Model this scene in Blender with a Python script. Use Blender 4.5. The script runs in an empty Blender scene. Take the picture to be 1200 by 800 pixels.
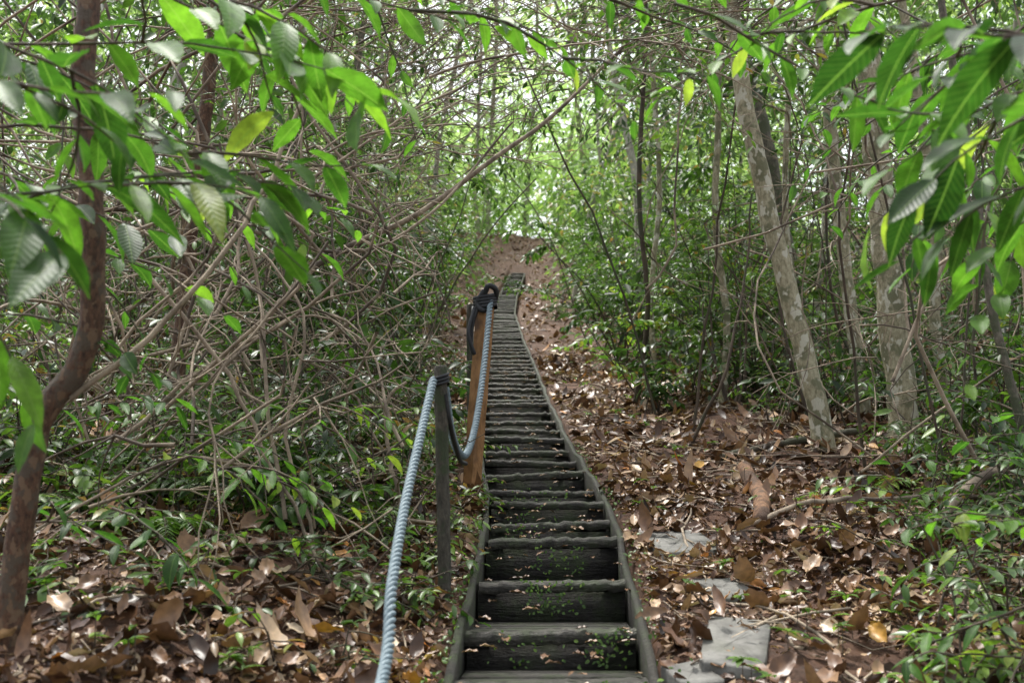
import bpy, math
import numpy as np
from mathutils import Vector
rng = np.random.default_rng(7)
R = rng.random
def U(a,b,n=None): return rng.uniform(a,b,n)
EYE=1.62
# ------------------------------------------------------------------ terrain
PY=[-20,0,22,29,36,41,45,51,60,120,400]
PZ=[-2.5,0,3.77,5.1,6.6,8.08,9.38,11.3,12.0,14,18]
def prof(y): return np.interp(y,PY,PZ)
CY=[-20,4,5,6.7,7.6,8.4,9.5,11,12.6,16,22,30,36,41,45,51,60,120]
CX=[.1,.14,.17,.23,.23,.18,.12,.07,.02,-.03,-.16,-.26,-.12,.2,.5,1.4,2.2,2.5]
def cx(y): return np.interp(y,CY,CX)
def sst(a,b,x):
    t=np.clip((x-a)/(b-a),0,1); return t*t*(3-2*t)
def nz(x,y):
    return (np.sin(1.7*x+.6*y+1)*np.cos(1.1*y-.8*x)*.05+np.sin(3.9*x-2.3*y)*np.sin(3.1*y+1.3*x+2)*.03
            +np.sin(8.3*x+3.3*y)*np.cos(7.1*y-4*x)*.012)
def bank(x,y): return sst(-1.25,-1.9,x)*(1-sst(4.7,5.5,y))
def g(x,y):
    dx=x-cx(y); a=np.abs(dx)
    z=prof(y)+nz(x,y)*sst(.45,1.2,a)
    z=z+.22*sst(.55,1.7,-dx)+.03*np.clip(-dx-1.5,0,30)
    z=z+.04*np.clip(dx-1.2,0,30)+.02*sst(.4,.8,dx)
    z=z-.30*(1-sst(.36,.43,a))*(1-sst(41,43,y))
    z=z+np.sin(9*x+4*y)*np.sin(11*y-5*x)*.018*bank(x,y)
    return z
# ------------------------------------------------------------------ node helpers
def newmat(name):
    m=bpy.data.materials.new(name); m.use_nodes=True
    nt=m.node_tree; nt.nodes.clear(); return m,nt
def ramp(nt,stops,fac):
    r=nt.nodes.new('ShaderNodeValToRGB'); e=r.color_ramp.elements
    while len(e)<len(stops): e.new(.5)
    for i,(p,c) in enumerate(stops):
        e[i].position=p; e[i].color=(*c,1)
    nt.links.new(fac,r.inputs[0]); return r.outputs[0]
def noise(nt,scale,detail=4,rough=.6,vec=None):
    n=nt.nodes.new('ShaderNodeTexNoise'); n.inputs['Scale'].default_value=scale
    n.inputs['Detail'].default_value=detail; n.inputs['Roughness'].default_value=rough
    if vec is not None: nt.links.new(vec,n.inputs['Vector'])
    return n.outputs['Fac']
def coords(nt,scale=(1,1,1)):
    t=nt.nodes.new('ShaderNodeTexCoord'); m=nt.nodes.new('ShaderNodeMapping')
    m.inputs['Scale'].default_value=scale
    nt.links.new(t.outputs['Object'],m.inputs['Vector']); return m.outputs['Vector']
def mix(nt,f,a,b,mode='MIX'):
    m=nt.nodes.new('ShaderNodeMix'); m.data_type='RGBA'; m.blend_type=mode
    for s,v in ((m.inputs[0],f),(m.inputs[6],a),(m.inputs[7],b)):
        if hasattr(v,'is_linked'): nt.links.new(v,s)
        elif isinstance(v,tuple): s.default_value=(*v,1)
        else: s.default_value=v
    return m.outputs[2]
def attr(nt,name):
    a=nt.nodes.new('ShaderNodeAttribute'); a.attribute_name=name; return a
def mth(nt,op,a,b=0.0):
    m=nt.nodes.new('ShaderNodeMath'); m.operation=op
    for s,v in ((m.inputs[0],a),(m.inputs[1],b)):
        if hasattr(v,'is_linked'): nt.links.new(v,s)
        else: s.default_value=v
    return m.outputs[0]
def finish(nt,col,rough=.6,bump=None,bstr=.5,bdist=.02,transl=0,tcol=None,spec=.5):
    p=nt.nodes.new('ShaderNodeBsdfPrincipled'); o=nt.nodes.new('ShaderNodeOutputMaterial')
    if isinstance(col,tuple): p.inputs['Base Color'].default_value=(*col,1)
    else: nt.links.new(col,p.inputs['Base Color'])
    if hasattr(rough,'is_linked'): nt.links.new(rough,p.inputs['Roughness'])
    else: p.inputs['Roughness'].default_value=rough
    p.inputs['Specular IOR Level'].default_value=spec
    if bump is not None:
        b=nt.nodes.new('ShaderNodeBump'); b.inputs['Strength'].default_value=bstr; b.inputs['Distance'].default_value=bdist
        nt.links.new(bump,b.inputs['Height']); nt.links.new(b.outputs[0],p.inputs['Normal'])
    out=p.outputs[0]
    if transl>0:
        t=nt.nodes.new('ShaderNodeBsdfTranslucent'); nt.links.new(tcol if tcol is not None else col,t.inputs[0])
        mx=nt.nodes.new('ShaderNodeMixShader'); mx.inputs[0].default_value=transl
        nt.links.new(out,mx.inputs[1]); nt.links.new(t.outputs[0],mx.inputs[2]); out=mx.outputs[0]
    nt.links.new(out,o.inputs[0])
def leafmat(name,stops,rough=.38,transl=.35,tboost=1.6,veins=False,spec=.5,detail=True):
    m,nt=newmat(name)
    c2=ramp(nt,stops,attr(nt,'c').outputs['Fac'])
    if detail:
        n=noise(nt,25,2,.6,coords(nt))
        c2=mix(nt,1.0,c2,ramp(nt,[(.3,(.65,.65,.65)),(.7,(1.25,1.25,1.15))],n),'MULTIPLY')
    bump=None
    if veins:
        a=attr(nt,'luv'); s=nt.nodes.new('ShaderNodeSeparateXYZ'); nt.links.new(a.outputs['Vector'],s.inputs[0])
        av=mth(nt,'ABSOLUTE',s.outputs[1])
        w=mth(nt,'ADD',mth(nt,'MULTIPLY',s.outputs[0],80.),mth(nt,'MULTIPLY',av,-16.))
        sn=mth(nt,'SINE',w)
        rib=mth(nt,'LESS_THAN',av,.045)
        vv=mth(nt,'MAXIMUM',mth(nt,'MULTIPLY',mth(nt,'GREATER_THAN',sn,.93),.2),mth(nt,'MULTIPLY',rib,.6))
        c2=mix(nt,vv,c2,(.14,.24,.06))
        bump=sn
    tc=mix(nt,1.0,c2,(tboost*1.06,tboost*1.18,tboost*.62),'MULTIPLY')
    finish(nt,c2,rough,bump,.15,.003,transl,tc,spec)
    return m
GREEN=[(0,(.010,.025,.008)),(.35,(.028,.064,.015)),(.65,(.058,.122,.023)),(.86,(.115,.21,.035)),(.95,(.19,.29,.05)),(.985,(.24,.22,.06)),(1,(.20,.12,.05))]
M_leaf=leafmat('understory_leaf',GREEN,.36,.35,1.6,False,.42)
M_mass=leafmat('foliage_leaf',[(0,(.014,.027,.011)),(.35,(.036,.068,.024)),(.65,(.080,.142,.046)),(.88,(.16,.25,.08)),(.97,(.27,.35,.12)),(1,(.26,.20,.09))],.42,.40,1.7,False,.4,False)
M_hero=leafmat('broad_leaf',[(0,(.011,.036,.008)),(.4,(.030,.088,.014)),(.8,(.078,.185,.022)),(.97,(.15,.28,.03)),(1,(.22,.29,.05))],.46,.44,1.9,True,.3)
M_far=leafmat('distant_leaf_haze_tint',[(0,(.20,.27,.16)),(.5,(.34,.44,.26)),(1,(.50,.58,.40))],.5,.6,1.45,False,.4,False)  # greens paled and brightened: distance haze is painted into the leaf colour
M_litter=leafmat('dry_leaf',[(0,(.024,.014,.009)),(.2,(.078,.037,.021)),(.42,(.175,.09,.048)),(.6,(.29,.17,.10)),(.76,(.42,.29,.19)),(.88,(.57,.46,.34)),(.93,(.50,.18,.035)),(.97,(.44,.29,.06)),(1,(.16,.18,.03))],.40,.08,1.0)
def barkmat(name,c1,c2,c3,sc=6,rough=.8,patch=None):
    m,nt=newmat(name); v=coords(nt,(1,1,.45)); v2=coords(nt)
    n=noise(nt,sc*5,6,.7,v); n2=noise(nt,sc,3,.55,v2)
    c=ramp(nt,[(.35,c1),(.62,c2)],n)
    c=mix(nt,ramp(nt,[(.5,(0,0,0)),(.58,(1,1,1))],n2),c,c3)
    if patch:
        n4=noise(nt,sc*1.7,2,.5,coords(nt,(1.2,1.2,.8)))
        c=mix(nt,ramp(nt,[(.56,(0,0,0)),(.60,(1,1,1))],n4),c,patch)
    finish(nt,c,rough,n,.9,.025); return m
M_pale=barkmat('pale_lichen_bark',(.21,.19,.11),(.48,.44,.30),(.19,.19,.11),7,.8,(.58,.56,.45))
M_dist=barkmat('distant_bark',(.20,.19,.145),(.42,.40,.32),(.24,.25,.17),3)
M_brown=barkmat('brown_bark',(.045,.024,.016),(.17,.09,.052),(.11,.085,.06),14,.75,(.20,.13,.08))
M_grey=barkmat('grey_bark',(.06,.052,.04),(.20,.18,.135),(.08,.09,.05),6)
M_twig=barkmat('twig_bark',(.14,.105,.073),(.40,.325,.235),(.08,.06,.042),2)
M_twigd=barkmat('dark_twig_bark',(.03,.022,.015),(.11,.08,.055),(.06,.06,.035),2)
# ------------------------------------------------------------------ mesh accumulators
def build(name,V,F,mat,attrs=None,parent=None,smooth=False):
    me=bpy.data.meshes.new(name)
    Fs=F if isinstance(F,list) else [F]
    Fs=[f for f in Fs if len(f)]
    tot=np.concatenate([np.full(len(f),f.shape[1]) for f in Fs]); lv=np.concatenate([f.ravel() for f in Fs])
    st=np.concatenate([[0],np.cumsum(tot)[:-1]])
    me.vertices.add(len(V)); me.vertices.foreach_set('co',np.ascontiguousarray(V,dtype=np.float32).ravel())
    me.loops.add(len(lv)); me.loops.foreach_set('vertex_index',lv.astype(np.int32))
    me.polygons.add(len(tot)); me.polygons.foreach_set('loop_start',st.astype(np.int32))
    if smooth: me.polygons.foreach_set('use_smooth',np.ones(len(tot),dtype=bool))
    me.update(calc_edges=True)
    for k,(ty,a) in (attrs or {}).items():
        at=me.attributes.new(k,ty,'POINT')
        at.data.foreach_set('value' if ty=='FLOAT' else 'vector',np.ascontiguousarray(a,dtype=np.float32).ravel())
    me.materials.append(mat)
    ob=bpy.data.objects.new(name,me); bpy.context.collection.objects.link(ob)
    if parent is not None: ob.parent=parent
    return ob
def empty(name):
    e=bpy.data.objects.new(name,None); bpy.context.collection.objects.link(e); return e
class Tubes:
    def __init__(s): s.V=[];s.F=[];s.n=0
    def add(s,P,r,k=5):
        P=np.asarray(P,float); n=len(P); r=np.broadcast_to(np.asarray(r,float),(n,))
        T=np.gradient(P,axis=0); T/=np.linalg.norm(T,axis=1)[:,None]+1e-9
        ref=np.array([0,0,1.]) if abs(T[:,2]).mean()<.8 else np.array([1.,0,0])
        A=np.cross(T,ref); A/=np.linalg.norm(A,axis=1)[:,None]+1e-9; B=np.cross(T,A)
        th=np.arange(k)*2*math.pi/k
        V=P[:,None]+r[:,None,None]*(np.cos(th)[None,:,None]*A[:,None]+np.sin(th)[None,:,None]*B[:,None])
        i=np.arange(n-1)[:,None]*k; j=np.arange(k)[None]; j2=(j+1)%k
        F=np.stack([i+j,i+j2,i+k+j2,i+k+j],-1).reshape(-1,4)
        s.V.append(V.reshape(-1,3)); s.F.append(F+s.n); s.n+=n*k
    def make(s,name,mat,parent=None):
        if s.n: return build(name,np.concatenate(s.V),np.concatenate(s.F),mat,parent=parent,smooth=True)
TPL={
 'far':(np.array([[0,0,0],[.45,.5,.12],[1,0,0],[.45,-.5,.12]]),[[0,1,2],[0,2,3]]),
 'mid':(np.array([[0,0,0],[.3,.42,.13],[.3,0,0],[.3,-.42,.13],[.65,.40,.13],[.65,0,0],[.65,-.40,.13],[1,0,0]]),
        [[0,2,1],[0,3,2],[1,2,5],[1,5,4],[2,3,6],[2,6,5],[4,5,7],[5,6,7]])}
def nearT(rows,wv,fold):
    tv=[];tf=[]
    for i,(u,w) in enumerate(rows):
        wz=wv*(1 if i%2 else -1)
        tv+= [[u,w,w*fold+wz],[u,w*.5,w*fold*.4],[u,0,0],[u,-w*.5,w*fold*.4],[u,-w,w*fold-wz]]
    for i in range(len(rows)-1):
        for j in range(4):
            a=i*5+j; tf+=[[a,a+1,a+6],[a,a+6,a+5]]
    return np.array(tv),tf
TPL['near']=nearT([(.0,.03),(.12,.26),(.28,.43),(.45,.5),(.62,.46),(.78,.32),(.9,.15),(1.0,.005)],.02,.28)
TPL['dry']=nearT([(.0,.04),(.18,.36),(.42,.5),(.66,.44),(.86,.24),(1.0,.01)],.10,.45)
class Leaves:
    def __init__(s): s.d=[]
    def add(s,P,D,N,L,W,C,B=.25):
        n=len(P); f=lambda a:np.broadcast_to(np.asarray(a,float),(n,))
        s.d.append((np.asarray(P,float),np.asarray(D,float),np.broadcast_to(np.asarray(N,float),(n,3)),f(L),f(W),f(C),f(B)))
    def make(s,name,mat,tpl='mid',parent=None):
        if not s.d: return
        P,D,N,L,W,C,B=[np.concatenate([d[i] for d in s.d]) for i in range(7)]
        D=D/(np.linalg.norm(D,axis=1)[:,None]+1e-9); S=np.cross(D,N); S/=np.linalg.norm(S,axis=1)[:,None]+1e-9; N=np.cross(S,D)
        t,f=TPL[tpl]; f=np.array(f); k=len(t); n=len(P)
        u=t[:,0];v=t[:,1];w=t[:,2]
        V=(P[:,None]+D[:,None]*(u[None,:]*(1-.25*np.abs(B)[:,None]*u[None,:])*L[:,None])[...,None]+S[:,None]*(v[None]*W[:,None])[...,None]
           +N[:,None]*(w[None]*W[:,None]-(B*L)[:,None]*(u**2)[None])[...,None])
        F=(f[None]+(np.arange(n)*k)[:,None,None]).reshape(-1,3)
        at={'c':('FLOAT',np.repeat(np.clip(C,0,1),k))}
        if tpl=='near': at['luv']=('FLOAT_VECTOR',np.tile(np.stack([u,v*2,w],-1),(n,1)))
        print(name,n,'leaves')
        return build(name,V.reshape(-1,3),F,mat,at,parent,smooth=(tpl in('near','dry')))
def walk(p,d,L,n,wander=.15,droop=0.):
    p=np.array(p,float); d=np.array(d,float); d/=np.linalg.norm(d); pts=[p.copy()]; st=L/n
    for i in range(n):
        d=d+rng.normal(0,wander,3)+np.array([0,0,-droop/n]); d/=np.linalg.norm(d)
        p=p+d*st; pts.append(p.copy())
    return np.array(pts)
def leaves_on(lv,pts,n,ll,lw,c,t0=.15,droop=.35,cj=.12,taper=False,jit=.22):
    t=np.linspace(t0,1,n)+rng.normal(0,.02 if not taper else .003,n); tt=np.clip(t,0,1); t=tt*(len(pts)-1); i=np.minimum(t.astype(int),len(pts)-2); f=(t-i)[:,None]
    P=pts[i]*(1-f)+pts[i+1]*f; T=pts[i+1]-pts[i]; T/=np.linalg.norm(T,axis=1)[:,None]
    side=np.cross(T,np.array([0,0,1.])); side/=np.linalg.norm(side,axis=1)[:,None]+1e-6
    sg=np.where(np.arange(n)%2==0,1,-1)[:,None]
    D=T*.6+side*sg+rng.normal(0,jit,(n,3)); D[:,2]-=droop*R(n)
    N=np.array([0,0,1.])+rng.normal(0,.3,(n,3))
    L=ll*U(.65,1.15,n)
    if taper: L=ll*(np.sin(np.pi*(tt*.85+.12))**.8+.08)
    lv.add(P,D,N,L,lw*L/ll,c+rng.normal(0,cj,n),U(.05,.4,n))
# ------------------------------------------------------------------ ground
def ground():
    xs=np.concatenate([-np.geomspace(300,6,30)[:-1],np.linspace(-6,6,281),np.geomspace(6,300,30)[1:]])
    ys=np.concatenate([np.linspace(-20,2,30)[:-1],np.linspace(2,14,240)[:-1],np.linspace(14,60,200)[:-1],np.geomspace(60,400,30)])
    X,Y=np.meshgrid(xs,ys); Z=g(X,Y)+rng.normal(0,.006,X.shape)*(np.abs(X-cx(Y))>.5)
    V=np.stack([X,Y,Z],-1).reshape(-1,3); nx=len(xs); ny=len(ys)
    i=(np.arange(ny-1)[:,None]*nx+np.arange(nx-1)[None]).ravel()
    F=np.stack([i,i+1,i+nx+1,i+nx],-1)
    m,nt=newmat('forest_soil'); v=coords(nt)
    n=noise(nt,14,8,.7,v); n2=noise(nt,2,3,.5,v); n3=noise(nt,70,4,.7,v)
    c=ramp(nt,[(.3,(.024,.012,.007)),(.55,(.085,.038,.019)),(.75,(.17,.085,.042))],n)
    c=mix(nt,ramp(nt,[(.45,(0,0,0)),(.65,(.6,.6,.6))],n2),c,(.12,.055,.027))
    finish(nt,c,.85,mth(nt,'ADD',n,mth(nt,'MULTIPLY',n3,.4)),.9,.04)
    build('forest_ground',V,F,m,smooth=True)
ground()
# ------------------------------------------------------------------ stairs
def box(V,F,C,c,cval):
    n=len(V); V.extend(c); C.extend([cval]*8)
    for q in ((0,3,2,1),(4,5,6,7),(0,1,5,4),(1,2,6,5),(2,3,7,6),(3,0,4,7)): F.append([n+i for i in q])
def stairs():
    m,nt=newmat('weathered_stair_wood'); v=coords(nt,(1,6,6)); v2=coords(nt)
    geo=nt.nodes.new('ShaderNodeNewGeometry'); sp=nt.nodes.new('ShaderNodeSeparateXYZ'); nt.links.new(geo.outputs['True Normal'],sp.inputs[0])
    n=noise(nt,9,6,.7,v); n2=noise(nt,6,6,.7,v2); n3=noise(nt,40,4,.7,v2)
    c=ramp(nt,[(.3,(.018,.016,.014)),(.5,(.052,.047,.040)),(.72,(.15,.14,.12))],n)
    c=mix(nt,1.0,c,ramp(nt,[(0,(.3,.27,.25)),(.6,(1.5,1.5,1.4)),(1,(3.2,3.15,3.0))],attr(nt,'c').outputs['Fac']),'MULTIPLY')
    c=mix(nt,ramp(nt,[(.42,(0,0,0)),(.7,(.85,.85,.85))],n3),c,(.016,.013,.011))
    mossf=mth(nt,'MULTIPLY',ramp(nt,[(.46,(0,0,0)),(.62,(1,1,1))],n2),mth(nt,'ADD',mth(nt,'MULTIPLY',sp.outputs[2],.1),.65))
    c=mix(nt,mossf,c,(.042,.064,.018))
    finish(nt,c,.55,mth(nt,'ADD',n,mth(nt,'MULTIPLY',n3,.6)),1.,.022)
    root=empty('wooden_stairs')
    ys=[-.6,0.05,.75,1.4,2.05,2.7,3.3,3.85,4.39,5.0,5.73,6.41,6.99,7.47,7.98]
    while ys[-1]<41.5: ys.append(ys[-1]+U(.44,.70))
    zs=[float(prof(y))+(rng.normal(0,.018) if y>6 else 0) for y in ys]
    V=[];F=[];C=[]
    V2=[];F2=[];C2=[]
    TILT=.085
    def Wf(y): return .37-.12*float(sst(20,40,y))
    for i in range(1,len(ys)-1):
        y0,y1=ys[i],ys[i+1]; z=zs[i]; zp=zs[i-1]; x=float(cx(y0)); x1=float(cx(y1)); W=Wf(y0)-.004
        th=U(.045,.06); nw=U(.08,.12)
        tl=rng.normal(0,.009,4); far_=float(sst(9,17,y0)); cv=U(.25,.6)+.4*far_*U(.5,1)  # steps farther up get a lighter colour, painting in lit tread tops
        yb=y0+nw
        pts=[(y0,z-th),(y0-.004,z-.016),(y0+.014,z),(yb,z-.004),(yb,z-th)]
        n=len(V); segs=24
        for s in range(segs+1):
            f=s/segs; wob=rng.normal(0,.0045,2)
            for (yy,zz) in pts:
                V.append(((x-W)*(1-f)+(x+W)*f+ (tl[0] if s==0 else 0), yy+wob[0]+tl[1]*f, zz+wob[1]+tl[2]*(f-.5)*2)); C.append(cv)
        for s in range(segs):
            for k in range(5):
                a=n+s*5+k; b=n+s*5+(k+1)%5; F.append([a,b,b+5,a+5])
        yy=yb+.008; nb=max(1,int(round((y1-.01-yy)/.15))); bw=(y1+.03-yy)/nb
        for b in range(nb):
            ya=yy+b*bw; ye=ya+bw-.008; f0=(ya-y0)/(y1-y0); f1=(ye-y0)/(y1-y0)
            xa=x+(x1-x)*f0; xb=x+(x1-x)*f1; o=z-.006+rng.normal(0,.002); za=o-TILT*(ya-y0); ze=o-TILT*(ye-y0)
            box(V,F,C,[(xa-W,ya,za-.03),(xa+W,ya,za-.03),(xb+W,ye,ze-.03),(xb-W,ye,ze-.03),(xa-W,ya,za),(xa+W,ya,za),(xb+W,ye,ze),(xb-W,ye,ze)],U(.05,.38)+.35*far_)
        zb=min(zp,z-.06)-.11; yr=y0+.022
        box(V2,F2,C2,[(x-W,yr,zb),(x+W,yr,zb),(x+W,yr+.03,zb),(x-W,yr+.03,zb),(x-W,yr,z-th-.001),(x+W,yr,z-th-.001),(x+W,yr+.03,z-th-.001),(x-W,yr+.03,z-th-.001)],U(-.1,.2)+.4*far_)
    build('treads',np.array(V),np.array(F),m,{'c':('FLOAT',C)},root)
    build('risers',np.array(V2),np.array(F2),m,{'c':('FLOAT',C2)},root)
    for sgn in (-1,1):
        yy=np.arange(-1,41.4,.4); P=[]
        for i,y in enumerate(yy):
            W=Wf(y); x=float(cx(y))+sgn*(W+.004)+rng.normal(0,.005); xo=x+sgn*.034; z=float(prof(y))+.02+rng.normal(0,.010)
            lo=z-.34
            P.append([(x,y,lo),(xo,y,lo),(xo,y,z-.006),((x+xo)/2,y,z+.002),(x,y,z-.006)])
        P=np.array(P); n,k=P.shape[:2]
        i=np.arange(n-1)[:,None]*k; j=np.arange(k)[None]; j2=(j+1)%k
        Fq=np.stack([i+j,i+j2,i+k+j2,i+k+j],-1).reshape(-1,4)
        build('stringer',P.reshape(-1,3),Fq,m,{'c':('FLOAT',np.repeat(U(.0,.2,n),k))},root)
stairs()
# ------------------------------------------------------------------ posts & ropes
def post(name,p0,p1,w,mat,round_=False):
    p0=np.array(p0,float);p1=np.array(p1,float); n=14; t=np.linspace(0,1,n)[:,None]
    T=Tubes(); P=p0+(p1-p0)*t+rng.normal(0,.0015,(n,3)); r=np.full(n,w); 
    P=np.vstack([P,p1+(p1-p0)*.006,p1+(p1-p0)*.0062]); r=np.concatenate([r,[w*.86,.0005]])
    T.add(P,r,12 if round_ else 4); ob=T.make(name,mat)
    for p in ob.data.polygons: p.use_smooth=round_
    return ob
M_postg=barkmat('grey_post_wood',(.03,.027,.021),(.10,.09,.068),(.045,.06,.028),8)
M_posto=barkmat('orange_brown_post_wood',(.17,.085,.03),(.38,.20,.08),(.12,.065,.035),3)
post('rope_post',(-.315,5.5,.75),(-.345,5.48,2.03),.032,M_postg,True)
post('rope_post',(-.30,7.95,1.1),(-.185,7.9,2.70),.064,M_posto,False)
def ropemat(name,a,b):
    m,nt=newmat(name); n=noise(nt,60,4,.7,coords(nt)); finish(nt,ramp(nt,[(.3,a),(.7,b)],n),.6,n,.5,.004); return m
M_rope=ropemat('blue_grey_rope',(.09,.135,.16),(.27,.345,.38)); M_dark=ropemat('black_cord',(.008,.009,.011),(.03,.033,.038))
def spline(P,n):
    P=np.array(P,float); s=np.concatenate([[0],np.cumsum(np.linalg.norm(np.diff(P,axis=0),axis=1))])
    Q=np.vstack([2*P[0]-P[1],P,2*P[-1]-P[-2]]); out=[]
    for k in range(len(P)-1):
        m=max(2,int(n*(s[k+1]-s[k])/s[-1])); t=np.linspace(0,1,m,endpoint=False)[:,None]
        a,b,c,d=Q[k],Q[k+1],Q[k+2],Q[k+3]
        out.append(.5*((2*b)+(c-a)*t+(2*a-5*b+4*c-d)*t**2+(3*b-a-3*c+d)*t**3))
    out.append(P[-1:]); return np.vstack(out)
def rope(name,P,rad,mat,parent,pitch=.10,strands=3,k=7):
    L=np.linalg.norm(np.diff(np.array(P),axis=0),axis=1).sum(); C=spline(P,int(L/pitch*12))
    T=np.gradient(C,axis=0);T/=np.linalg.norm(T,axis=1)[:,None]
    A=np.cross(T,[1.,0.15,0]);A/=np.linalg.norm(A,axis=1)[:,None];B=np.cross(T,A)
    s=np.concatenate([[0],np.cumsum(np.linalg.norm(np.diff(C,axis=0),axis=1))])
    tb=Tubes()
    for q in range(strands):
        ph=2*math.pi*(s/pitch+q/strands)
        tb.add(C+rad*.58*(np.cos(ph)[:,None]*A+np.sin(ph)[:,None]*B),rad*.45,k)
    return tb.make(name,mat,parent)
rr=empty('handrail_rope')
rope('lower_span',[(-.42,.3,.70),(-.40,1.6,.66),(-.375,3.3,.95),(-.40,3.85,1.18),(-.41,4.4,1.42),(-.395,4.95,1.70),(-.375,5.42,1.965)],.020,M_rope,rr)
rope('upper_span',[(-.325,5.52,1.93),(-.31,5.75,1.74),(-.285,6.1,1.62),(-.255,6.5,1.62),(-.22,6.95,1.80),(-.185,7.4,2.16),(-.155,7.8,2.60),(-.15,7.86,2.71)],.0215,M_rope,rr)
def coil(name,c,rad,turns,h,rr_):
    t=np.linspace(0,turns*2*math.pi,int(turns*22)); P=np.stack([c[0]+rad*np.cos(t),c[1]+rad*np.sin(t),c[2]+h*t/t[-1]+.01*np.sin(t+1)],-1)
    T=Tubes(); T.add(P,rr_,7); return T.make(name,M_dark,rr)
coil('cord_knot',(-.345,5.48,1.94),.037,3,.05,.008)
coil('cord_knot',(-.188,7.9,2.62),.074,4,.09,.014)
T=Tubes()
T.add(spline([(-.19,7.83,2.72),(-.16,7.8,2.77),(-.11,7.85,2.74),(-.13,7.9,2.66),(-.2,7.83,2.6),(-.24,7.85,2.66),(-.19,7.83,2.74)],50),.02,7)
T.add(spline([(-.23,7.85,2.64),(-.27,7.84,2.52),(-.285,7.84,2.36),(-.26,7.82,2.30),(-.30,7.8,2.44),(-.26,7.85,2.62)],50),.014,7)
T.add(spline([(-.32,5.46,1.9),(-.30,5.5,1.76),(-.285,5.7,1.66),(-.27,5.95,1.58),(-.25,6.2,1.56)],30),.012,6)
T.add(spline([(-.23,8.0,2.6),(-.3,9,2.45),(-.36,10.2,2.55),(-.40,11.5,3.1)],60),.014,6)
T.make('cord_ends',M_dark,rr)
post('rope_post',(-.42,11.5,1.8),(-.43,11.5,3.12),.035,M_postg,True)
post('rope_post',(-.45,.3,-.3),(-.45,.3,.78),.035,M_postg,True)
# ------------------------------------------------------------------ leaf litter
SL=[(.92,6.35,.19,.27,.15),(.90,4.68,.14,.34,-.25),(.68,4.40,.09,.13,.3),(1.0,5.5,.13,.19,.1)]
LT=Leaves(); LN=Leaves()
def patch(x,y): return np.sin(1.9*x+.7*y+3)*np.sin(1.3*y-1.1*x)+.5*np.sin(4.1*x+2)*np.sin(3.7*y)
def onslab(x,y):
    m_=np.zeros(len(x),bool)
    for (a,b,c,d,r) in SL: m_|=(np.hypot((x-a)/(c*.9),(y-b)/(d*.9))<1)
    return m_
def litter(tgt,n,x0,x1,y0,y1,sz,pw=1.0,lift=.02,bare=.25):
    y=y0+(y1-y0)*R(n)**pw; x=U(x0,x1,n)
    k=((np.abs(x-cx(y))>.44)|(y>42.5))&(patch(x,y)+rng.normal(0,.45,n)>-1+bare)&(~onslab(x,y)|(R(n)<.12))&(R(n)>.65*bank(x,y))
    x,y=x[k],y[k]; n=len(x)
    th=U(0,2*math.pi,n); D=np.stack([np.cos(th),np.sin(th),rng.normal(0,.33,n)],-1)
    N=np.array([0,0,1.])+rng.normal(0,.4,(n,3))
    L=sz*np.clip(rng.lognormal(-.35,.45,n),.2,1.7); W=L*U(.26,.62,n)
    os_=onslab(x,y)
    P=np.stack([x,y,g(x,y)+lift*R(n)+.006+.05*os_],-1)-D*(L/2)[:,None]*np.array([1,1,0])
    tgt.add(P,D,N,L,W,np.clip(rng.beta(1.5,1.9,n)+.08*np.sin(3*x+2*y),0,.98),rng.normal(.05,.45,n))
litter(LN,21000,-3.6,4.2,2.6,8,.11,1.0,.05,.3)
litter(LT,46000,-6,8,7.5,18,.115,1.1,.04,.2)
litter(LT,24000,-9,12,16,54,.16,1.1,.05,.1)
litter(LT,28000,-3.5,4.2,2.6,8,.05,1.0,.02,.2)
n=300; y=U(3.5,20,n); x=cx(y)+U(-.36,.36,n)
LN.add(np.stack([x,y,prof(y)+.012],-1),np.stack([rng.normal(0,1,n),rng.normal(0,1,n),rng.normal(0,.05,n)],-1),(0,0,1),U(.03,.09,n),U(.015,.04,n),U(.2,.7,n),.1)
lr=empty('leaf_litter')
LN.make('near_leaves',M_litter,'dry',lr); LT.make('far_leaves',M_litter,'mid',lr)
T=Tubes()
for i in range(1000):
    y=3+15*R(); x=U(-4,6)
    if abs(x-cx(y))<.5: continue
    a=U(0,6.28); L=U(.15,1.2); P=walk((x,y,0),(math.cos(a),math.sin(a),0),L,6,.14)
    P=P[np.abs(P[:,0]-cx(P[:,1]))>.46]
    if len(P)<3: continue
    P[:,2]=g(P[:,0],P[:,1])+.035+rng.normal(0,.012,len(P)); T.add(P,np.linspace(1,.5,len(P))*U(.003,.010),5)
T.make('fallen_twigs',M_twig)
T=Tubes()
for i in range(34):
    x=U(-2.6,-1.3); y=U(3.6,5.4); P=walk((x,y,0),(U(-1,1),-U(.2,1),0),U(.4,1.1),12,.22); P[:,2]=g(P[:,0],P[:,1])+.008+rng.normal(0,.006,len(P)); r=U(.004,.013); T.add(P,np.linspace(r,r*.3,len(P)),6)
T.make('exposed_roots',M_brown)
def log(name,pts,r,mat,k=10):
    P=spline(pts,24); P[:,2]+=rng.normal(0,.004,len(P)); rr_=r*(1+rng.normal(0,.05,len(P))); rr_[0]*=.6; rr_[-1]*=.5
    P=np.vstack([P[0],P,P[-1]]); rr_=np.concatenate([[.001],rr_,[.001]])
    T=Tubes(); T.add(P,rr_,k); return T.make(name,mat)
M_log=barkmat('rotting_log_bark',(.12,.055,.028),(.30,.165,.085),(.09,.05,.03),6)
gz=lambda x,y:float(g(x,y))
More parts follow.
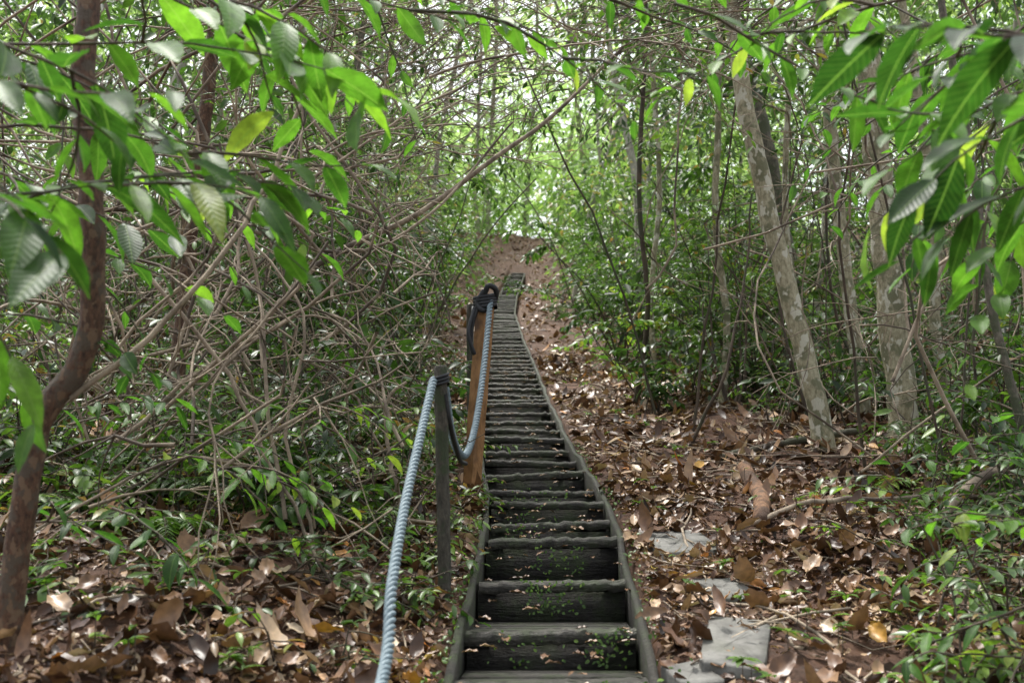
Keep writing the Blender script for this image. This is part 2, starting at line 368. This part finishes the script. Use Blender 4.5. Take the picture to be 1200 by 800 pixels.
log('fallen_log',[(1.42,6.55,gz(1.42,6.55)+.06),(1.52,7.0,gz(1.52,7)+.07),(1.58,7.6,gz(1.58,7.6)+.07),(1.66,8.2,gz(1.66,8.2)+.08)],.05,M_log)
log('fallen_branch',[(1.3,6.5,gz(1.3,6.5)+.05),(1.75,6.7,gz(1.75,6.7)+.09),(2.3,6.7,gz(2.3,6.7)+.14),(3.1,6.5,gz(3.1,6.5)+.2)],.016,M_twig,6)
log('fallen_branch',[(2.35,6.4,gz(2.35,6.4)+.06),(2.7,6.6,gz(2.7,6.6)+.25),(3.3,6.9,gz(3.3,6.9)+.40),(4.1,7.1,2.0)],.03,M_twig,7)
log('fallen_branch',[(1.6,8.9,gz(1.6,8.9)+.05),(2.1,9.2,gz(2.1,9.2)+.05),(2.8,9.1,gz(2.8,9.1)+.15)],.03,M_twigd,7)
# flat stones set in the litter
m,nt=newmat('mossy_grey_stone'); v=coords(nt); n1=noise(nt,8,6,.7,v); n2=noise(nt,3,4,.6,v)
c=ramp(nt,[(.3,(.06,.058,.052)),(.7,(.22,.215,.195))],n1); c=mix(nt,ramp(nt,[(.5,(0,0,0)),(.68,(.7,.7,.7))],n2),c,(.065,.07,.04)); finish(nt,c,.7,n1,.6,.015); M_stone=m
def slab(x,y,a,b,rot,h=.03):
    V=[];F=[];k=36
    rad=1+rng.normal(0,.05,k); rad=(rad+np.roll(rad,1))/2
    rings=[(1.0,-4.),(1.0,.75),(.98,1.0),(.6,1.01),(.01,1.02)]
    zc=max(gz(x,y),gz(x-a*.5,y),gz(x+a*.5,y))
    for (s,zz) in rings:
        for j in range(k):
            t=2*math.pi*j/k; cxx=math.copysign(abs(math.cos(t))**.28,math.cos(t)); sy=math.copysign(abs(math.sin(t))**.28,math.sin(t))
            px,py=a*.92*s*rad[j]*cxx,b*.92*s*rad[j]*sy; X=x+px*math.cos(rot)-py*math.sin(rot); Y=y+px*math.sin(rot)+py*math.cos(rot)
            V.append((X,Y,zc+.15*(Y-y)+h*zz+rng.normal(0,.0015)))
    for q in range(len(rings)-1):
        for j in range(k): F.append([q*k+j,q*k+(j+1)%k,(q+1)*k+(j+1)%k,(q+1)*k+j])
    build('stone_slab',np.array(V),np.array(F),M_stone,smooth=False)
for s_ in SL: slab(*s_)
# ------------------------------------------------------------------ trees
def tree(name,pts,r0,r1,mat,crown=True,limbs=5,leafc=.6,ls=.14,extra=5.):
    root=empty(name); P=spline(pts,30)
    top=P[-1]; d=P[-1]-P[-4]; d/=np.linalg.norm(d)
    P2=walk(top,d+np.array([0,0,.3]),extra,12,.05); P=np.vstack([P,P2[1:]])
    P[:,:2]+=rng.normal(0,r0*.08,(len(P),2))
    r=np.linspace(r0,r1,len(P)); r[:3]*=[1.5,1.22,1.08]; r[-12:]*=np.linspace(1,.35,12)
    T=Tubes(); T.add(P,r,14); T.make('trunk',mat,root)
    T=Tubes(); LV=Leaves()
    for i in range(limbs):
        k=int(len(P)*U(.62,.98)); a=U(0,6.28); L=walk(P[k],(math.cos(a),math.sin(a),.5),U(1.2,2.6),8,.15); T.add(L,np.linspace(r1*.45,.006,9),6)
        for j in range(7):
            kk=int(U(2,9)); s=walk(L[kk],rng.normal(0,1,3)*[1,1,.4],U(.4,.9),5,.2,.3); T.add(s,np.linspace(.008,.002,6),4)
            if crown: leaves_on(LV,s,12,ls,ls*.38,leafc,.1)
    T.make('limbs',mat,root); LV.make('crown',M_leaf,'mid',root)
    return P
tree('pale_bark_tree',[(2.47,9.0,1.45),(2.42,9,1.95),(2.19,9,2.97),(2.03,9,3.7),(1.92,9,4.3),(1.80,9.1,5.3)],.085,.058,M_pale)
tree('pale_bark_tree',[(3.25,9.5,1.5),(3.24,9.5,2.2),(3.17,9.5,3.3),(3.12,9.5,4.0),(3.08,9.5,4.6),(3.05,9.6,5.6)],.125,.095,M_pale)
tree('slender_tree',[(3.4,11,1.9),(3.32,11,2.8),(3.22,11,3.8),(3.12,11,5.2)],.07,.055,M_pale)
tree('slender_tree',[(4.45,11.5,1.9),(4.3,11.5,2.9),(4.35,11.5,3.9),(4.2,11.5,5.4)],.06,.045,M_pale)
tree('slender_tree',[(2.2,12,2.0),(2.28,12,3.0),(2.18,12,4.1),(2.25,12,5.6)],.04,.032,M_pale)
tree('slender_tree',[(2.9,11.8,2.0),(2.98,11.8,3.0),(2.88,11.8,4.1),(2.95,11.8,5.6)],.035,.03,M_pale)
tree('slender_tree',[(1.75,13.8,2.3),(1.7,13.8,3.5),(1.82,13.8,4.8),(1.75,13.8,6.4)],.035,.03,M_pale)
tree('grey_bark_tree',[(3.75,14,2.3),(3.45,14,3.9),(3.2,14,5.4),(3.0,14.2,6.6)],.11,.09,M_grey)
tree('brown_bark_tree',[(-1.78,4.05,.85),(-1.72,4.02,1.3),(-1.66,4,1.72),(-1.50,4,2.0),(-1.50,4,2.5),(-1.55,4,3.0),(-1.53,4.05,3.6)],.046,.038,M_brown,crown=False)
tree('brown_bark_tree',[(-2.4,8,1.6),(-2.3,8,3.0),(-2.22,8,3.9),(-2.15,8,4.8)],.055,.045,M_brown)
tree('grey_bark_tree',[(3.3,7.2,1.4),(3.05,7.2,2.6),(3.0,7.25,3.4),(2.85,7.3,4.6)],.03,.022,M_grey)
tree('slender_tree',[(1.35,12.5,2.1),(1.5,12.5,3.2),(1.42,12.5,4.5),(1.5,12.5,6)],.03,.024,M_twigd)
tree('slender_tree',[(-1.9,13.5,2.4),(-1.8,13.5,4),(-1.95,13.5,5.5),(-1.8,13.5,7)],.045,.035,M_grey)
T=Tubes()
for i in range(130):
    y=17+50*R(); h=.5*y+2; x=U(-h,h)
    if abs(x-cx(y))<1.8: continue
    z=gz(x,y)-.2; H=U(6,15); P=walk((x,y,z),(rng.normal(0,.12),rng.normal(0,.05),1),H,12,.07)
    r=U(.02,.075)*(1+y/60); T.add(P,np.linspace(r,r*.5,13),8)
for (x,y) in ((2.2,56),(3.9,57),(.6,58),(-1.2,55),(4.8,54)):
    P=walk((x,y,gz(x,y)-.2),(rng.normal(0,.04),0,1),14,12,.03); T.add(P,np.linspace(.14,.08,13),8)
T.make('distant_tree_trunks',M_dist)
T=Tubes()
for i in range(170):
    y=7+16*R(); s=1 if R()<.6 else -1
    x=cx(y)+s*(1.3+U(0,.5*y)) if s>0 else cx(y)-(1.2+U(0,.42*y))
    if s>0 and y<9 and x<2.4: continue
    P=walk((x,y,gz(x,y)-.05),(rng.normal(0,.25),rng.normal(0,.12),1),U(1.5,5.5),12,.10); r=U(.005,.017); T.add(P,np.linspace(r,r*.5,13),6)
T.make('sapling_stems',M_twigd)
# ------------------------------------------------------------------ shrubs / saplings
LVM=Leaves(); TW=Tubes()
def shrub(x,y,h,ll,c,nst=4,spread=.5,lean=(0,0),lw=.38,lv=None,dens=10):
    lv=lv or LVM; z=gz(x,y)-.02
    for s in range(nst):
        d=np.array([rng.normal(0,spread)+lean[0],rng.normal(0,spread)+lean[1],1.])
        P=walk((x+rng.normal(0,.05),y+rng.normal(0,.05),z),d,h*U(.6,1.1),8,.10,.35); TW.add(P,np.linspace(.006+.003*h,.002,9),5)
        for b in range(int(3+h*3)):
            k=int(U(2.5,9)); a=U(0,6.28); L=U(.15,.42)*(.5+.5*h)**.4
            Q=walk(P[k],(math.cos(a),math.sin(a),U(-.1,.5)),L,4,.15,.5); TW.add(Q,np.linspace(.0035,.0015,5),4)
            leaves_on(lv,Q,int(dens*L/.3),ll*U(.8,1.15),ll*lw,c+rng.normal(0,.06),.1)
def fern(x,y,h,c):
    z=gz(x,y)
    for s in range(int(U(4,8))):
        a=U(0,6.28); P=walk((x,y,z),(math.cos(a)*.8,math.sin(a)*.8,1.),h*U(.8,1.2),9,.04,2.0); TW.add(P,np.linspace(.004,.001,10),4)
        leaves_on(LVM,P,34,h*.26,h*.05,c,.18,droop=.2,cj=.05,taper=True,jit=.05)
for i in range(130):
    y=5.8+7.9*R(); x=cx(y)-.75-U(0,.5*y)
    shrub(x,y,U(.25,1.1),U(.06,.16),U(.25,.9),int(U(2,5)),.45)
for i in range(42):
    y=4.3+2.3*R(); x=cx(y)-.7-U(0,.42*y)
    shrub(x,y,U(.12,.42),U(.06,.13),U(.4,1.),int(U(1,4)),.5,dens=7)
for i in range(75):
    y=6.5+8*R(); x=cx(y)+2.0+U(0,3.6)*(y/9)
    if y<9.3 and x<2.6: continue
    shrub(x,y,U(.4,1.5),U(.07,.13),U(.25,.85),int(U(2,5)),.3)
for i in range(52):
    y=3.8+3.4*R(); x=U(1.8,3.2)*y/5.2
    shrub(x,y,U(.15,.8),U(.05,.12),U(.35,.95),int(U(1,4)),.4)
for i in range(200):
    y=11+20*R(); s=1 if R()<.5 else -1
    x=cx(y)+s*(1.3+abs(rng.normal(0,.18*y)))
    shrub(x,y,U(.8,3.6),U(.09,.16),U(.3,.85),int(U(2,6)),.28,dens=10)
for (x,y,h) in ((-1.3,6.3,.55),(-2.0,6.6,.6),(-1.7,5.6,.45),(-2.6,6.2,.6),(-.95,7.6,.5),(-1.2,8.6,.6),(2.3,5.2,.45),(2.0,4.4,.35),(2.9,6.4,.55),(3.4,7.4,.6),(-3.0,7.6,.7),(-.9,6.6,.4),(1.75,4.1,.3),(2.7,7.7,.5)):
    fern(x,y,h,U(.6,.9))
for i in range(460):
    y=3.5+13*R(); s=1 if R()<.5 else -1; x=cx(y)+s*(.55+U(0,.42*y))
    if abs(x)>.5*y+1: continue
    z=gz(x,y); n=int(U(3,8)); a=U(0,6.28,n); h=U(.03,.18)
    P=np.tile([x,y,z+h],(n,1)); ll=U(.03,.09)
    LVM.add(P,np.stack([np.cos(a),np.sin(a),U(-.2,.6,n)],-1),(0,0,1),ll*U(.7,1.2,n),ll*.42,U(.6,.95,n),.3)
    TW.add([(x,y,z-.02),(x,y,z+h*.5),(x,y,z+h)],.0018,4)
def creeper(x0,x1,y,z0,z1,n):
    P=np.stack([U(x0,x1,n),np.full(n,y)-.004-U(0,.02,n),U(z0,z1,n)],-1)
    LVM.add(P,np.stack([rng.normal(0,1,n),-U(.1,.8,n),rng.normal(-.2,.7,n)],-1),(0,-1,.5),U(.010,.026,n),U(.008,.018,n),U(.6,.93,n),.2)
for (yy,a,b,n) in ((5.73,.05,.35,110),(5.0,.33,.5,60),(5.0,-.1,.4,40),(4.39,.25,.5,60),(6.99,-.05,.2,50),(6.41,.1,.4,60),(7.98,0,.4,60),(7.47,-.1,.3,40)):
    z=float(prof(yy)); creeper(a,b,yy,z-.15,z+.01,n)
n=1600; y=U(3.6,10,n); s=np.where(R(n)<.65,-1,1); x=cx(y)+s*(.40+np.abs(rng.normal(0,.05,n)))
LVM.add(np.stack([x,y,prof(y)+U(-.12,.06,n)],-1),rng.normal(0,1,(n,3)),(0,-.3,1),U(.015,.04,n),U(.012,.025,n),U(.5,.93,n),.3)
for (x,y,h) in ((-.42,5.9,.35),(-.45,6.6,.4),(-.4,7.3,.35),(-.5,5.2,.25),(-.62,6.2,.45),(-.45,8.3,.5),(-.7,7.3,.6),(-.42,9,.4),(-.8,9,.7),(-.6,10,.6)):
    shrub(x,y,h,.075,.82,5,.6)
# ------------------------------------------------------------------ foliage mass (background walls)
def clusters(lv,nc,per,y0,y1,zf,ll,rad,cm,gap,pw=1.,xr=.5,base=0.,keepout=True):
    y=y0+(y1-y0)*R(nc)**pw; x=U(-1,1,nc)*(xr*y+1.5)
    hz=base+(zf(y)-base)*R(nc); gg=g(x,y); dx=x-cx(y)
    keep=np.abs(dx)>gap(y,hz,dx)
    x,y,hz,gg=x[keep],y[keep],hz[keep],gg[keep]; nc=len(x)
    c=np.clip(cm+rng.normal(0,.2,nc),.02,.92)
    C=np.stack([x,y,gg+hz],-1); rd=rad*U(.5,1.3,nc)
    P=np.repeat(C,per,0)+rng.normal(0,1,(nc*per,3))*np.repeat(rd,per)[:,None]*[1,1,.6]
    out=P-np.repeat(C,per,0); n=len(P)
    D=out*[1,1,.2]/(np.repeat(rd,per)[:,None])+rng.normal(0,.6,(n,3)); D[:,2]-=.4
    N=np.array([0,-.15,1.])+rng.normal(0,.4,(n,3)); sz=np.repeat(U(.7,1.6,nc),per)
    L=ll*sz*U(.6,1.3,n)*(1+P[:,1]/60)
    k=(np.abs(P[:,0]-cx(P[:,1]))>.75)|(P[:,2]>prof(P[:,1])+2.6)|(P[:,1]>53)
    k&=P[:,2]>g(P[:,0],P[:,1])
    lv.add(P[k],D[k],N[k],L[k],(L*.4)[k],(np.repeat(c,per)+rng.normal(0,.08,n)+.25*(R(n)<.012))[k],U(.05,.4,n)[k])
FB=Leaves(); FF=Leaves()
clusters(LVM,320,20,6.3,11,lambda y:.40*y+.8,.085,.26,.5,lambda y,h,dx:np.where(dx<0,1.0+.12*h,2.5+np.where(h>1.2,1.4,0)),1.0)
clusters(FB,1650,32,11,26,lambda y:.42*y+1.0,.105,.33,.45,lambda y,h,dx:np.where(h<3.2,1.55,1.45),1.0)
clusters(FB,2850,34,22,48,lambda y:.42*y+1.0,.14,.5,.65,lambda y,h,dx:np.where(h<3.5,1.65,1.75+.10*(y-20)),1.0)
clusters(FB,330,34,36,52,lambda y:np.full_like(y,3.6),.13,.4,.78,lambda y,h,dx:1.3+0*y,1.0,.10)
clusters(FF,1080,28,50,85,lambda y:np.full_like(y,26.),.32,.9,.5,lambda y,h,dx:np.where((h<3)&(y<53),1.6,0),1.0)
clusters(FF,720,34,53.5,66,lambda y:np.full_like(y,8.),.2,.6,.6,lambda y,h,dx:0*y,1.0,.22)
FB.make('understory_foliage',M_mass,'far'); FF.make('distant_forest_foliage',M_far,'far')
# ------------------------------------------------------------------ twig tangles
TT=Tubes(); LO=Leaves()
def dead(p,d,L,r,depth=2,wander=.13,droop=.2,lv=None,lc=.5,tt=TT):
    n=max(4,int(L/.14)); P=walk(p,d,L,n,wander,droop); rad=np.linspace(r,r*.35,n+1)
    bad=(P[:,0]>cx(P[:,1])-.62)&(P[:,0]<cx(P[:,1])+1.1)&(P[:,2]<prof(P[:,1])+2.4)
    if bad.any():
        k=int(np.argmax(bad))
        if k<3: return
        P=P[:k]; rad=rad[:k]; n=k-1
    tt.add(P,rad,5 if r>.006 else 4)
    if depth>0:
        for j in range(int(1.5+L*2.3)):
            k=int(U(.2,.95)*n); t=P[min(k+1,n)]-P[k]; t=t/(np.linalg.norm(t)+1e-9)
            dead(P[k],t+rng.normal(0,.6,3),L*U(.25,.55),r*.55,depth-1,wander*1.2,droop,lv,lc,tt)
    elif lv is not None and R()<.6: leaves_on(lv,P,int(3+L*12),.085,.032,lc,.2)
Pm=spline([(-1.9,7.6,2.2),(-1.38,8,2.95),(-.7,8.2,3.35),(-.1,8.4,3.85),(.3,8.6,4.2),(.9,9,4.9)],24); TT.add(Pm,np.linspace(.026,.013,len(Pm)),7)
Pm=spline([(-3.2,7,3.1),(-2.2,7.4,3.2),(-1.2,7.8,3.0),(-.6,8,3.3),(.0,8.4,4.1)],24); TT.add(Pm,np.linspace(.018,.008,len(Pm)),7)
for i in range(85):
    y=U(6.5,12); x=cx(y)-U(.6,3.5); z=gz(x,y)+U(1.8,3.6)
    dead((x,y,z),(1,rng.normal(0,.4),U(.15,1.0)),U(1.,2.8),U(.005,.012),2,.12,.3,LO if R()<.35 else None,U(.3,.85))
for i in range(78):
    y=U(7,13); x=cx(y)+U(.3,3.2); z=gz(x,y)+U(3.3,4.7)
    dead((x,y,z),(-1,rng.normal(0,.4),U(-.35,.5)),U(.9,2.4),U(.004,.010),2,.12,.35,LO if R()<.4 else None,U(.3,.85))
for i in range(190):
    y=U(5,10.5); x=cx(y)-U(.7,.45*y); z=gz(x,y)+U(0,1.9)
    dead((x,y,z),(rng.normal(0,1),rng.normal(0,.5),rng.normal(.4,.6)),U(.5,2.),U(.003,.012),1,.17,.4)
for i in range(95):
    y=U(7,13); x=cx(y)+U(1.8,.45*y+.5); z=gz(x,y)+U(.0,3.)
    dead((x,y,z),(rng.normal(0,.8),rng.normal(0,.5),rng.normal(.4,.7)),U(.5,2.4),U(.003,.010),1,.15,.3)
for i in range(70):
    y=U(5.6,13); s=-1 if R()<.7 else 1; x=cx(y)+s*U(1.2,.42*y); z=gz(x,y)+U(.0,1.5)
    P=spline([(x,y,z),(x+U(-1,1),y+U(-.5,.5),z+U(.3,1.4)),(x+U(-1.5,1.5),y+U(-.8,.8),z+U(.8,2.6)),(x+U(-2,2),y+U(-1,1),z+U(1.5,4))],18)
    bad=(np.abs(P[:,0]-cx(P[:,1]))<.9)&(P[:,2]<prof(P[:,1])+2.4)
    if bad.any(): P=P[:int(np.argmax(bad))]
    if len(P)<5: continue
    P+=rng.normal(0,.012,P.shape); r=U(.005,.014); TT.add(P,np.linspace(r,r*.6,len(P)),6)
for pts,r in (([(-1.1,5.6,1.3),(-1.25,5.8,1.9),(-1.35,6,2.5),(-1.6,6.1,3.3)],.012),([(-.95,5.6,1.15),(-1.1,5.6,1.7),(-1.05,5.7,2.3),(-1.5,5.9,2.9)],.010),
              ([(-.62,6.4,1.3),(-.72,6.5,1.75),(-.70,6.5,1.95),(-.60,6.5,2.02)],.016),([(-1.55,4,1.8),(-1.2,4.2,2.2),(-.95,4.4,2.7),(-.8,4.6,3.3)],.012),
              ([(-2.2,5,1.2),(-1.5,5.3,1.6),(-.9,5.6,1.35),(-.55,5.4,1.15)],.008),([(-1.3,7,2.2),(-1.0,7,2.0),(-.75,7,1.5),(-.7,6.8,1.3)],.010),
              ([(-1.9,5.5,2.6),(-1.45,5.5,2.1),(-1.1,5.4,1.5),(-.8,5.2,1.0)],.012),([(-1.7,6,1.9),(-1.2,6.1,2.35),(-.9,6.3,2.25),(-.65,6.4,1.7)],.009),
              ([(2.9,5.9,1.2),(2.7,5.9,2.2),(2.75,6,3.3),(2.4,6,4.2)],.014)):
    P=spline(pts,16); P+=rng.normal(0,.008,P.shape); TT.add(P,np.linspace(r,r*.6,len(P)),6)
TT.make('tangled_twigs',M_twig)
TW.make('shrub_stems',M_twigd)
LVM.make('undergrowth_shrubs',M_leaf,'mid')
LO.make('overhanging_foliage',M_leaf,'mid')
# ------------------------------------------------------------------ near broad-leaf sprays
HL=Leaves(); HT=Tubes()
def spray(p,d,L,n,ll,c,lw=.33,droop=.5,sub=0):
    P=walk(p,d,L,8,.11,droop); HT.add(P,np.linspace(.006,.002,9),6)
    leaves_on(HL,P,n,ll*U(.8,1.25),ll*lw*U(.85,1.25),c+rng.normal(0,.14),.12,droop=.6,cj=.15)
    for s in range(sub):
        k=int(U(1,7)); spray(P[k],(P[k+1]-P[k])/np.linalg.norm(P[k+1]-P[k])+rng.normal(0,.7,3)*[1,1,.5],L*.6,max(4,int(n*.6)),ll*.85,c,lw,droop)
for (p,d,L,n,ll,c) in (
  ((-1.5,3.2,2.55),(1,-.2,.1),.9,9,.24,.65),((-1.45,3.0,2.3),(1,0,-.1),.8,9,.23,.5),((-1.6,3.1,2.75),(1,.1,.2),1.1,10,.23,.6),
  ((-1.3,3.4,3.1),(1,0,-.15),1.0,9,.25,.8),((-.9,3.2,2.95),(1,0,-.3),.6,7,.24,.85),((-1.6,2.9,2.15),(.8,.2,-.2),.6,7,.22,.4),
  ((-1.7,3.4,2.3),(1,0,.3),1.1,9,.19,.5),((-1.0,3.6,3.1),(.7,0,-.5),.6,8,.22,.75),((-1.2,4.2,3.5),(1,0,-.2),1.2,12,.17,.8),
  ((-1.8,3.5,2.9),(1,0,0),.9,9,.24,.4),((-1.5,4.5,2.7),(1,.3,0),.9,10,.15,.7),((-1.3,2.6,2.5),(.8,0,.1),.5,7,.23,.35),((-1.35,2.5,2.3),(.8,0,-.1),.45,7,.21,.3),
  ((-1.9,3.8,2.6),(1,0,-.1),.8,9,.2,.5),((-2.0,4.2,2.4),(1,0,-.1),1.,10,.17,.5),((-1.9,4.0,2.1),(1,0,.05),.7,9,.15,.45),((-1.4,2.9,2.7),(1,0,.0),.7,8,.22,.5),
  ((-2.0,4.6,3.2),(1,0,-.1),1.2,12,.16,.6),((-1.9,4.8,2.9),(1,0,-.1),1.2,12,.15,.6),((-1.6,4.4,3.6),(1,0,-.1),1.3,14,.15,.5),((-.9,4.6,3.7),(1,0,-.2),1.2,14,.12,.7)):
    spray(p,d,L,n,ll,c,sub=1)
for (p,d,L,n,ll,c) in (
  ((.5,3.4,3.0),(.9,0,-.1),1.0,12,.13,.65),((1.9,3.4,2.9),(-1,0,-.1),1.0,10,.21,.75),((1.7,3.0,2.65),(-1,.1,-.1),.7,8,.22,.5),
  ((1.9,3.3,2.5),(-1,0,-.15),.6,7,.20,.6),((2.2,3.8,3.0),(-1,.1,-.35),1.1,11,.18,.6),((1.3,3.6,3.1),(-.9,0,-.3),.9,11,.15,.8),
  ((2.0,4.2,3.2),(-1,0,-.6),1.0,12,.15,.75),((.2,4.0,3.3),(.9,0,-.25),.9,12,.11,.7),((-.3,3.2,2.9),(.9,.2,0),.8,10,.12,.4),
  ((2.3,5,3.3),(-1,0,-.5),1.1,12,.14,.7),
  ((1.4,2.6,2.45),(-.7,.3,.1),.5,7,.22,.25),((1.5,2.8,2.35),(-.6,.2,-.1),.5,7,.2,.4),((1.3,2.4,2.5),(-.7,.1,0),.5,7,.22,.25),
  ((1.8,3.2,2.75),(-1,.1,.05),.8,9,.21,.4),((2.1,3.7,2.75),(-1,.1,-.1),.8,10,.18,.5),((2.3,4.4,2.9),(-1,0,-.2),.8,10,.16,.55),
  ((.9,4.4,3.6),(.9,0,-.3),.9,12,.12,.7),((2.6,5.0,3.5),(-1,0,-.3),1.2,14,.13,.5),((2.4,4.6,3.4),(-1,0,-.1),1.2,14,.15,.45),((1.9,4.5,3.6),(-1,0,-.1),1.2,14,.13,.5),((2.5,4.8,2.7),(-1,0,-.1),.7,9,.14,.5),
  ((1.7,2.9,2.9),(-1,.1,0),.8,8,.22,.4)):
    spray(p,d,L,n,ll,c,sub=1)
for (p,d,L,n,ll,c) in (
  ((1.95,4.1,1.35),(-1,0,.25),.55,6,.16,.8),((1.9,3.9,1.15),(-1,.1,.05),.5,6,.14,.6),((1.85,4.0,.9),(-.8,0,.3),.5,6,.13,.6),((1.9,3.8,.75),(-.9,0,.1),.5,7,.13,.7),
  ((-1.25,4.9,1.55),(1,0,.2),.5,6,.14,.8),((-1.15,5.2,1.5),(1,0,.0),.45,6,.13,.85),((-.95,5.6,1.45),(.7,0,.5),.5,5,.12,.95),((-1.0,6.2,1.9),(1,0,.15),.45,6,.12,.9),
  ((-1.6,4.6,1.4),(.6,-.3,-.1),.5,6,.16,.5),((-1.9,4.4,1.35),(.6,-.3,.1),.6,6,.15,.45),((-1.5,5.2,1.7),(.8,-.1,.2),.7,8,.13,.6),((-2.1,5.,1.8),(.8,-.1,.2),.7,8,.14,.55),
  ((2.3,5.6,1.5),(-.9,-.1,.3),.6,7,.12,.6),((2.6,5.2,1.7),(-.9,-.1,.1),.6,7,.13,.6),
  ((1.5,3.4,.62),(-.8,0,.2),.4,6,.14,.6),((1.75,3.5,.7),(-.8,0,.2),.5,6,.13,.7),((-1.7,5.4,1.6),(.8,-.2,.1),.7,8,.14,.7),((-1.3,5.8,1.7),(.7,-.2,.2),.6,7,.13,.75)):
    spray(p,d,L,n,ll,c,sub=1)
hb=empty('broad_leaf_branches'); HL.make('leaves',M_hero,'near',hb); HT.make('stems',M_twigd,hb)
# ------------------------------------------------------------------ world, sun, camera
AZ=-25; EL=66
w=bpy.data.worlds.new('World'); bpy.context.scene.world=w; w.use_nodes=True; nt=w.node_tree
bg=nt.nodes['Background']; sk=nt.nodes.new('ShaderNodeTexSky'); sk.sky_type='NISHITA'; sk.sun_disc=False
sk.sun_elevation=math.radians(EL); sk.sun_rotation=math.radians(AZ); sk.air_density=1.; sk.dust_density=4.
hs=nt.nodes.new('ShaderNodeHueSaturation'); hs.inputs['Saturation'].default_value=.25; hs.inputs['Value'].default_value=2.4
nt.links.new(sk.outputs[0],hs.inputs['Color']); nt.links.new(hs.outputs[0],bg.inputs[0]); bg.inputs[1].default_value=.15
sl=bpy.data.lights.new('sun','SUN'); sl.energy=5.0; sl.angle=math.radians(7); sl.color=(1,.97,.90)
so=bpy.data.objects.new('sun',sl); bpy.context.collection.objects.link(so)
el,az=math.radians(EL),math.radians(AZ)
dirv=Vector((math.sin(az)*math.cos(el),math.cos(az)*math.cos(el),math.sin(el)))
so.rotation_euler=dirv.to_track_quat('Z','Y').to_euler()
cam=bpy.data.cameras.new('camera'); co=bpy.data.objects.new('camera',cam); bpy.context.collection.objects.link(co)
co.location=(0,0,EYE); cam.lens=40; cam.sensor_width=36; cam.clip_end=1000; cam.clip_start=.05
co.rotation_euler=(math.radians(90)+math.atan(130/1333),0,0)
cam.dof.use_dof=True; cam.dof.focus_distance=7.5; cam.dof.aperture_fstop=2.8
bpy.context.scene.camera=co
vs=bpy.context.scene.view_settings; vs.view_transform='Standard'; vs.look='None'; vs.exposure=0
